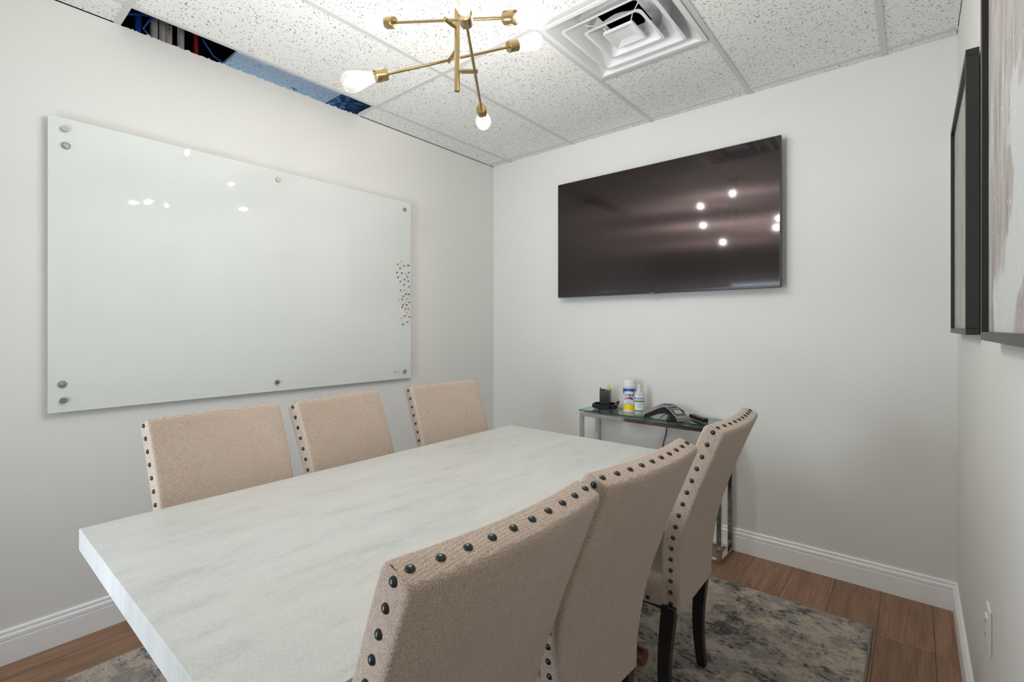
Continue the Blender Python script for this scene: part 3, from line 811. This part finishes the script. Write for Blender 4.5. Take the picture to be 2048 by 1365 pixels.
# ---- things on the console
org = thing('desk_organizer', 'black desk organizer with square pen cup on a low tray', 'desk organizer', (1.118, -.120, KZ), R(18))
bm = B(); oct_ = [(.090*math.cos(R(22.5+45*k)), .078*math.sin(R(22.5+45*k))) for k in range(8)]; oc2 = [(x*.86, y*.86) for x, y in oct_]
oc3 = [(x*.93, y*.93) for x, y in oct_]
lv = [(oct_, .93, .006), (oct_, 1.0, .012), (oct_, 1.0, .034), (oct_, .93, .036), (oct_, .90, .032), (oct_, .88, .014)]
rings = [[bm.verts.new((x*k, y*k, z)) for x, y in P_] for P_, k, z in lv]
for a, b in zip(rings, rings[1:]):
    for k in range(8): bm.faces.new((a[k], a[(k+1) % 8], b[(k+1) % 8], b[k]))
bm.faces.new(rings[0][::-1]); bm.faces.new(rings[-1])
lathe(bm, [(.055, 0), (.055, .006)], 24)
obj('tray', bm, M_black, org)
bm = B(); hs = .033
for a in ((-hs, hs, -hs, -hs+.003), (-hs, hs, hs-.003, hs), (-hs, -hs+.003, -hs+.003, hs-.003), (hs-.003, hs, -hs+.003, hs-.003)): box(bm, *a, .016, .128, .0008, 1)
box(bm, -hs, hs, -hs, hs, .013, .018); obj('pen_cup', bm, M_black, org)
oM = Matrix.Translation((1.118, -.120, KZ)) @ Matrix.Rotation(R(18), 4, 'Z')
def pen(p, q, r, body, capm, name, lab, cat='pen'):
    p = oM @ Vector(p); q = oM @ Vector(q)
    t = thing(name, lab, cat, p); o0 = p
    bm = B(); tube(bm, [p-o0, (p+(q-p)*.55)-o0], r, 10); obj('barrel', bm, body, t, True)
    bm = B(); tube(bm, [(p+(q-p)*.55)-o0, (p+(q-p)*.97)-o0, q-o0], [r*1.15, r*1.1, r*.6], 10); obj('cap', bm, capm, t, True)
M_yel = mat('yellow green plastic', lin(205, 215, 40), .35); M_clr = mat('pale plastic', lin(205, 208, 212), .3)
pen((.010, -.010, .020), (.024, -.004, .163), .0055, M_clr, M_yel, 'highlighter', 'yellow-capped highlighter standing in the black pen cup', 'highlighter')
pen((-.004, .012, .020), (.006, .004, .150), .004, M_black, M_clr, 'ballpoint_pen', 'grey pen standing just left of the highlighter in the cup')
pen((-.020, -.018, .020), (-.028, -.026, .144), .0042, M_clr, M_black, 'ballpoint_pen', 'pen leaning on the left corner of the pen cup')
pen((.018, .018, .020), (.028, .024, .142), .005, M_clr, M_white, 'ballpoint_pen', 'white-capped pen at the right side of the pen cup')
t = thing('lighter_stick', 'small black stick leaning over the right rim of the organizer tray', 'stick', oM @ Vector((.060, 0, .016)))
bm = B(); Mq = Matrix.Rotation(R(18), 4, 'Z') @ Matrix.Rotation(R(38), 4, 'Y'); box(bm, -.006, .006, -.009, .009, 0, .026, .001, 1, Mq); obj('grey_end', bm, M_clr, t)
bm = B(); box(bm, -.007, .007, -.010, .010, .026, .050, .0015, 1, Mq); obj('black_end', bm, M_black, t)

# disinfecting wipes canister
LX, LY, LR = 1.292, -.118, .0405
face = math.atan2(-3.0226-LY, 2.717-LX)      # side of the canister that the label faces
can = thing('wipes_canister', 'tall white wipes canister with blue and yellow label', 'canister', (LX, LY, KZ), face)
bm = B(); lathe(bm, [(.037, 0), (.0395, .002), (.0400, .008), (.0400, .165), (.038, .168)], 40); obj('body', bm, M_white, can, True)
bm = B(); lathe(bm, [(.0385, .166), (.0405, .168), (.0405, .176), (.0375, .178), (.0368, .200), (.034, .2055), (0, .206)], 40); obj('lid', bm, M_white, can, True)
def wrap(name, z0, z1, a0, a1, m, top=None, bot=None, r=.0403, par=None, n=28):
    bm = B(); A = []; Bv = []
    for k in range(n+1):
        a = R(a0+(a1-a0)*k/n); u = -1+2*k/n
        zt_ = z1+(top(u) if top else 0); zb_ = z0+(bot(u) if bot else 0)
        A.append(bm.verts.new((r*math.cos(a), r*math.sin(a), zb_))); Bv.append(bm.verts.new((r*math.cos(a), r*math.sin(a), zt_)))
    for k in range(n): bm.faces.new((A[k], A[k+1], Bv[k+1], Bv[k]))
    return obj(name, bm, m, par or can, True)
M_lb = mat('label blue', lin(28, 82, 165), .4); M_ly = mat('label yellow', lin(246, 216, 20), .4); M_lw = mat('label white', lin(228, 232, 238), .4)
M_lr = mat('label crimson', lin(190, 24, 72), .4); M_lnavy = mat('label navy', lin(24, 34, 100), .4); M_lpink = mat('label red print', lin(196, 90, 92), .5)
wrap('label_white', .018, .162, 0, 360, M_lw, r=.0402, n=48)
wrap('label_yellow', .014, .048, 0, 360, M_ly, r=.0404, top=lambda u: .006*math.cos(u*9), n=48)
wrap('label_blue', .128, .152, 0, 360, M_lb, r=.0404, bot=lambda u: -.012*(1-math.cos(u*PI*2))*.5+.0, n=48)
wrap('label_oval', .098, .134, -58, 40, M_lw, r=.0406, top=lambda u: .010*math.sqrt(max(0, 1-u*u))-.008, bot=lambda u: -.006*math.sqrt(max(0, 1-u*u)))
wrap('label_side_panel', .088, .140, 44, 80, M_ly, r=.0406)
wrap('label_swoosh', .083, .091, -56, 34, M_lr, r=.0407, top=lambda u: .007*(1-u*u)-.004+.002*u, bot=lambda u: .007*(1-u*u)-.004-.001*u)
wrap('label_swoosh', .092, .096, -20, 34, M_lb, r=.0407, top=lambda u: .003*(1-u*u), bot=lambda u: .0)
def can_text(txt, size, z, ang, m, **k):
    Mb = Matrix.Rotation(R(ang), 4, 'Z') @ Matrix(((0, 0, 1, 0), (1, 0, 0, 0), (0, 1, 0, z), (0, 0, 0, 1)))
    text_mesh('label_text', txt, size, m, can, Mb, bend=.0408, **k)
can_text('Lysol', .030, .113, -7, M_lnavy, shear=.35, bold=.0009)
can_text('DISINFECTING WIPES', .0058, .156, -4, M_lnavy)
can_text('Kills 99.9%', .0078, .074, -8, M_lpink); can_text('of viruses', .0070, .066, -8, M_lpink); can_text('and bacteria', .0070, .058, -8, M_lpink)
can_text('LEMON & LIME', .0060, .051, -6, M_lnavy)

# spray bottle
sp_ = thing('spray_bottle', 'small clear spray bottle with white nozzle and green-striped label beside the canister', 'bottle', (1.366, -.132, KZ), face+R(90))
M_bt = mat('translucent bottle plastic', lin(196, 206, 200), .15)
bm = B()
pr = [(.027, .0165, 0), (.029, .0185, .003), (.029, .0185, .118), (.027, .017, .128), (.018, .0135, .136), (.0125, .0125, .139)]
rings = [[bm.verts.new((a*math.cos(2*PI*k/32), b*math.sin(2*PI*k/32), z)) for k in range(32)] for a, b, z in pr]
for a, b in zip(rings, rings[1:]):
    for k in range(32): bm.faces.new((a[k], a[(k+1) % 32], b[(k+1) % 32], b[k]))
bm.faces.new(rings[0][::-1]); bm.faces.new(rings[-1]); obj('body', bm, M_bt, sp_, True)
bm = B(); lathe(bm, [(.0145, .137), (.0145, .156), (.0085, .158), (.0080, .176), (.0065, .180), (0, .180)], 24); box(bm, -.004, .004, -.014, .0, .166, .174, .001, 1); obj('nozzle', bm, M_white, sp_, True)
def band(name, z0, z1, m, k=1.012):
    bm = B(); lo, hi = [], []
    for i in range(25):
        a = R(-168+156*i/24)
        for L_, z in ((lo, z0), (hi, z1)): L_.append(bm.verts.new((.029*k*math.cos(a), .0185*k*math.sin(a), z)))
    for i in range(24): bm.faces.new((lo[i], lo[i+1], hi[i+1], hi[i]))
    obj(name, bm, m, sp_, True)
M_lg = mat('label green', lin(70, 140, 62), .4); M_lpb = mat('label pale blue', lin(150, 168, 222), .4); M_lgrey = mat('label grey print', lin(120, 128, 130), .5)
band('label', .006, .112, M_lw); band('label_band', .010, .020, M_lg, 1.02); band('label_band', .072, .082, M_lg, 1.02); band('label_band', .088, .102, M_lpb, 1.02)
for z, wd in ((.064, .030), (.059, .034), (.052, .020), (.046, .014), (.040, .032)):
    bm = B(); box(bm, -wd/2, wd/2, -.0196, -.0190, z-.0006, z+.0006); obj('label_line', bm, M_lgrey, sp_)

# conference phone
ph = thing('conference_phone', 'three-legged grey conference phone on the glass console', 'phone', (1.562, -.152, KZ), 0)
M_pg = mat('grey phone shell', lin(128, 128, 130), .32); M_pd = mat('dark phone body', lin(34, 34, 36), .5)
M_key = mat('light keys', lin(190, 192, 194), .45); M_scr = mat('grey phone display', lin(96, 99, 98), .2)
def arm(bm, ang, zoff, hw_, thick_, prof):
    ca, sa = math.cos(ang), math.sin(ang); secs = []
    for r, zt_, w_, zb_ in prof:
        secs.append([bm.verts.new((ca*r-sa*s_*w_*hw_, sa*r+ca*s_*w_*hw_, z_)) for s_, z_ in ((-1, zb_), (1, zb_), (1, zt_-.004), (.9, zt_), (-.9, zt_), (-1, zt_-.004))])
    for a, b in zip(secs, secs[1:]):
        for k in range(6): bm.faces.new((a[k], a[(k+1) % 6], b[(k+1) % 6], b[k]))
    bm.faces.new(secs[0][::-1]); bm.faces.new(secs[-1])
angs = (R(212), R(-33), R(90))
bm = B()
for a in angs:
    arm(bm, a, 0, 1, 0, [(.0, .069, .040, .030), (.03, .068, .040, .030), (.06, .060, .037, .025), (.09, .047, .037, .014), (.12, .033, .040, .004), (.143, .024, .043, .0), (.148, .016, .042, .0)])
obj('body', bm, M_pd, ph, True, 30)
bm = B()
for a in angs:
    arm(bm, a, 0, 1, 0, [(.0, .0725, .043, .068), (.03, .0715, .043, .067), (.06, .0635, .040, .059), (.09, .0505, .040, .046), (.12, .0365, .043, .032), (.144, .0275, .046, .023), (.150, .020, .046, .010), (.151, .006, .045, .002)])
lathe(bm, [(.030, .0700), (.052, .0705), (.050, .0745), (.035, .0770), (0, .0780)], 32)
obj('top_shell', bm, M_pg, ph, True, 30)
bm = B(); lathe(bm, [(.036, .0768), (.033, .0782), (.012, .0795), (0, .0797)], 28); obj('speaker_grille', bm, mat('phone grille', lin(70, 70, 72), .6), ph, True)
def armface(r, s_, up=.0):
    zt_ = .0725 if r < .03 else interp(r, [.03, .06, .09, .12, .144], [.0715, .0635, .0505, .0365, .0275])
    a = angs[1]; return Vector((math.cos(a)*r-math.sin(a)*s_, math.sin(a)*r+math.cos(a)*s_, zt_+up))
def patch(name, r0, r1, s0, s1, m, up, n=4):
    bm = B(); A = []
    for k in range(n+1):
        r = r0+(r1-r0)*k/n; A.append([bm.verts.new(armface(r, s0, up)), bm.verts.new(armface(r, s1, up)), bm.verts.new(armface(r, s1, up-.002)), bm.verts.new(armface(r, s0, up-.002))])
    for a, b in zip(A, A[1:]):
        for k in range(4): bm.faces.new((a[k], a[(k+1) % 4], b[(k+1) % 4], b[k]))
    bm.faces.new(A[0]); bm.faces.new(A[-1][::-1]); return obj(name, bm, m, ph)
patch('keypad_panel', .052, .132, -.034, .034, mat('keypad panel', lin(58, 59, 61), .45), .0008, 8)
patch('display', .056, .076, -.028, .028, M_scr, .0014, 2)
for i in range(4):
    for j in range(3):
        r = .086+i*.0085; sc_ = (-.015+j*.015)
        patch('key', r-.003, r+.003, sc_-.0055, sc_+.0055, M_key, .0026, 1)
# phone cord
bm = B(); tube(bm, [(1.50, -.14, KZ+.02), (1.50, -.05, KZ+.006), (1.50, -.010, KZ+.0035), (1.502, -.0075, .72), (1.49, -.008, .62), (1.47, -.008, .55), (1.49, -.012, .42), (1.51, -.015, .30), (1.50, -.012, .16)], .0028, 8)
tag(obj('phone_cord', bm, M_black, None, True), 'thin black cord hanging behind the console from the conference phone', 'cord')

# remote control
rc_ = thing('remote_control', 'black television remote lying on the console beside the phone', 'remote', (1.735, -.120, KZ), R(-44))
bm = B()
box(bm, -.082, .082, -.019, .019, 0, .019, .006, 3); 
for v_ in bm.verts: v_.co.z += .004*((v_.co.x/.082)**2) if v_.co.z > .01 else 0
obj('body', bm, M_black, rc_, True, 40)
M_btn = mat('remote buttons', lin(88, 88, 90), .5)
for i in range(8):
    for j in range(3):
        x = -.060+i*.012
        bm = B(); lathe(bm, [(.0034, 0), (.0034, .0022)], 8, Matrix.Translation((x, -.010+j*.010, .0185+.004*(x/.082)**2)))
        obj('button', bm, M_btn, rc_)
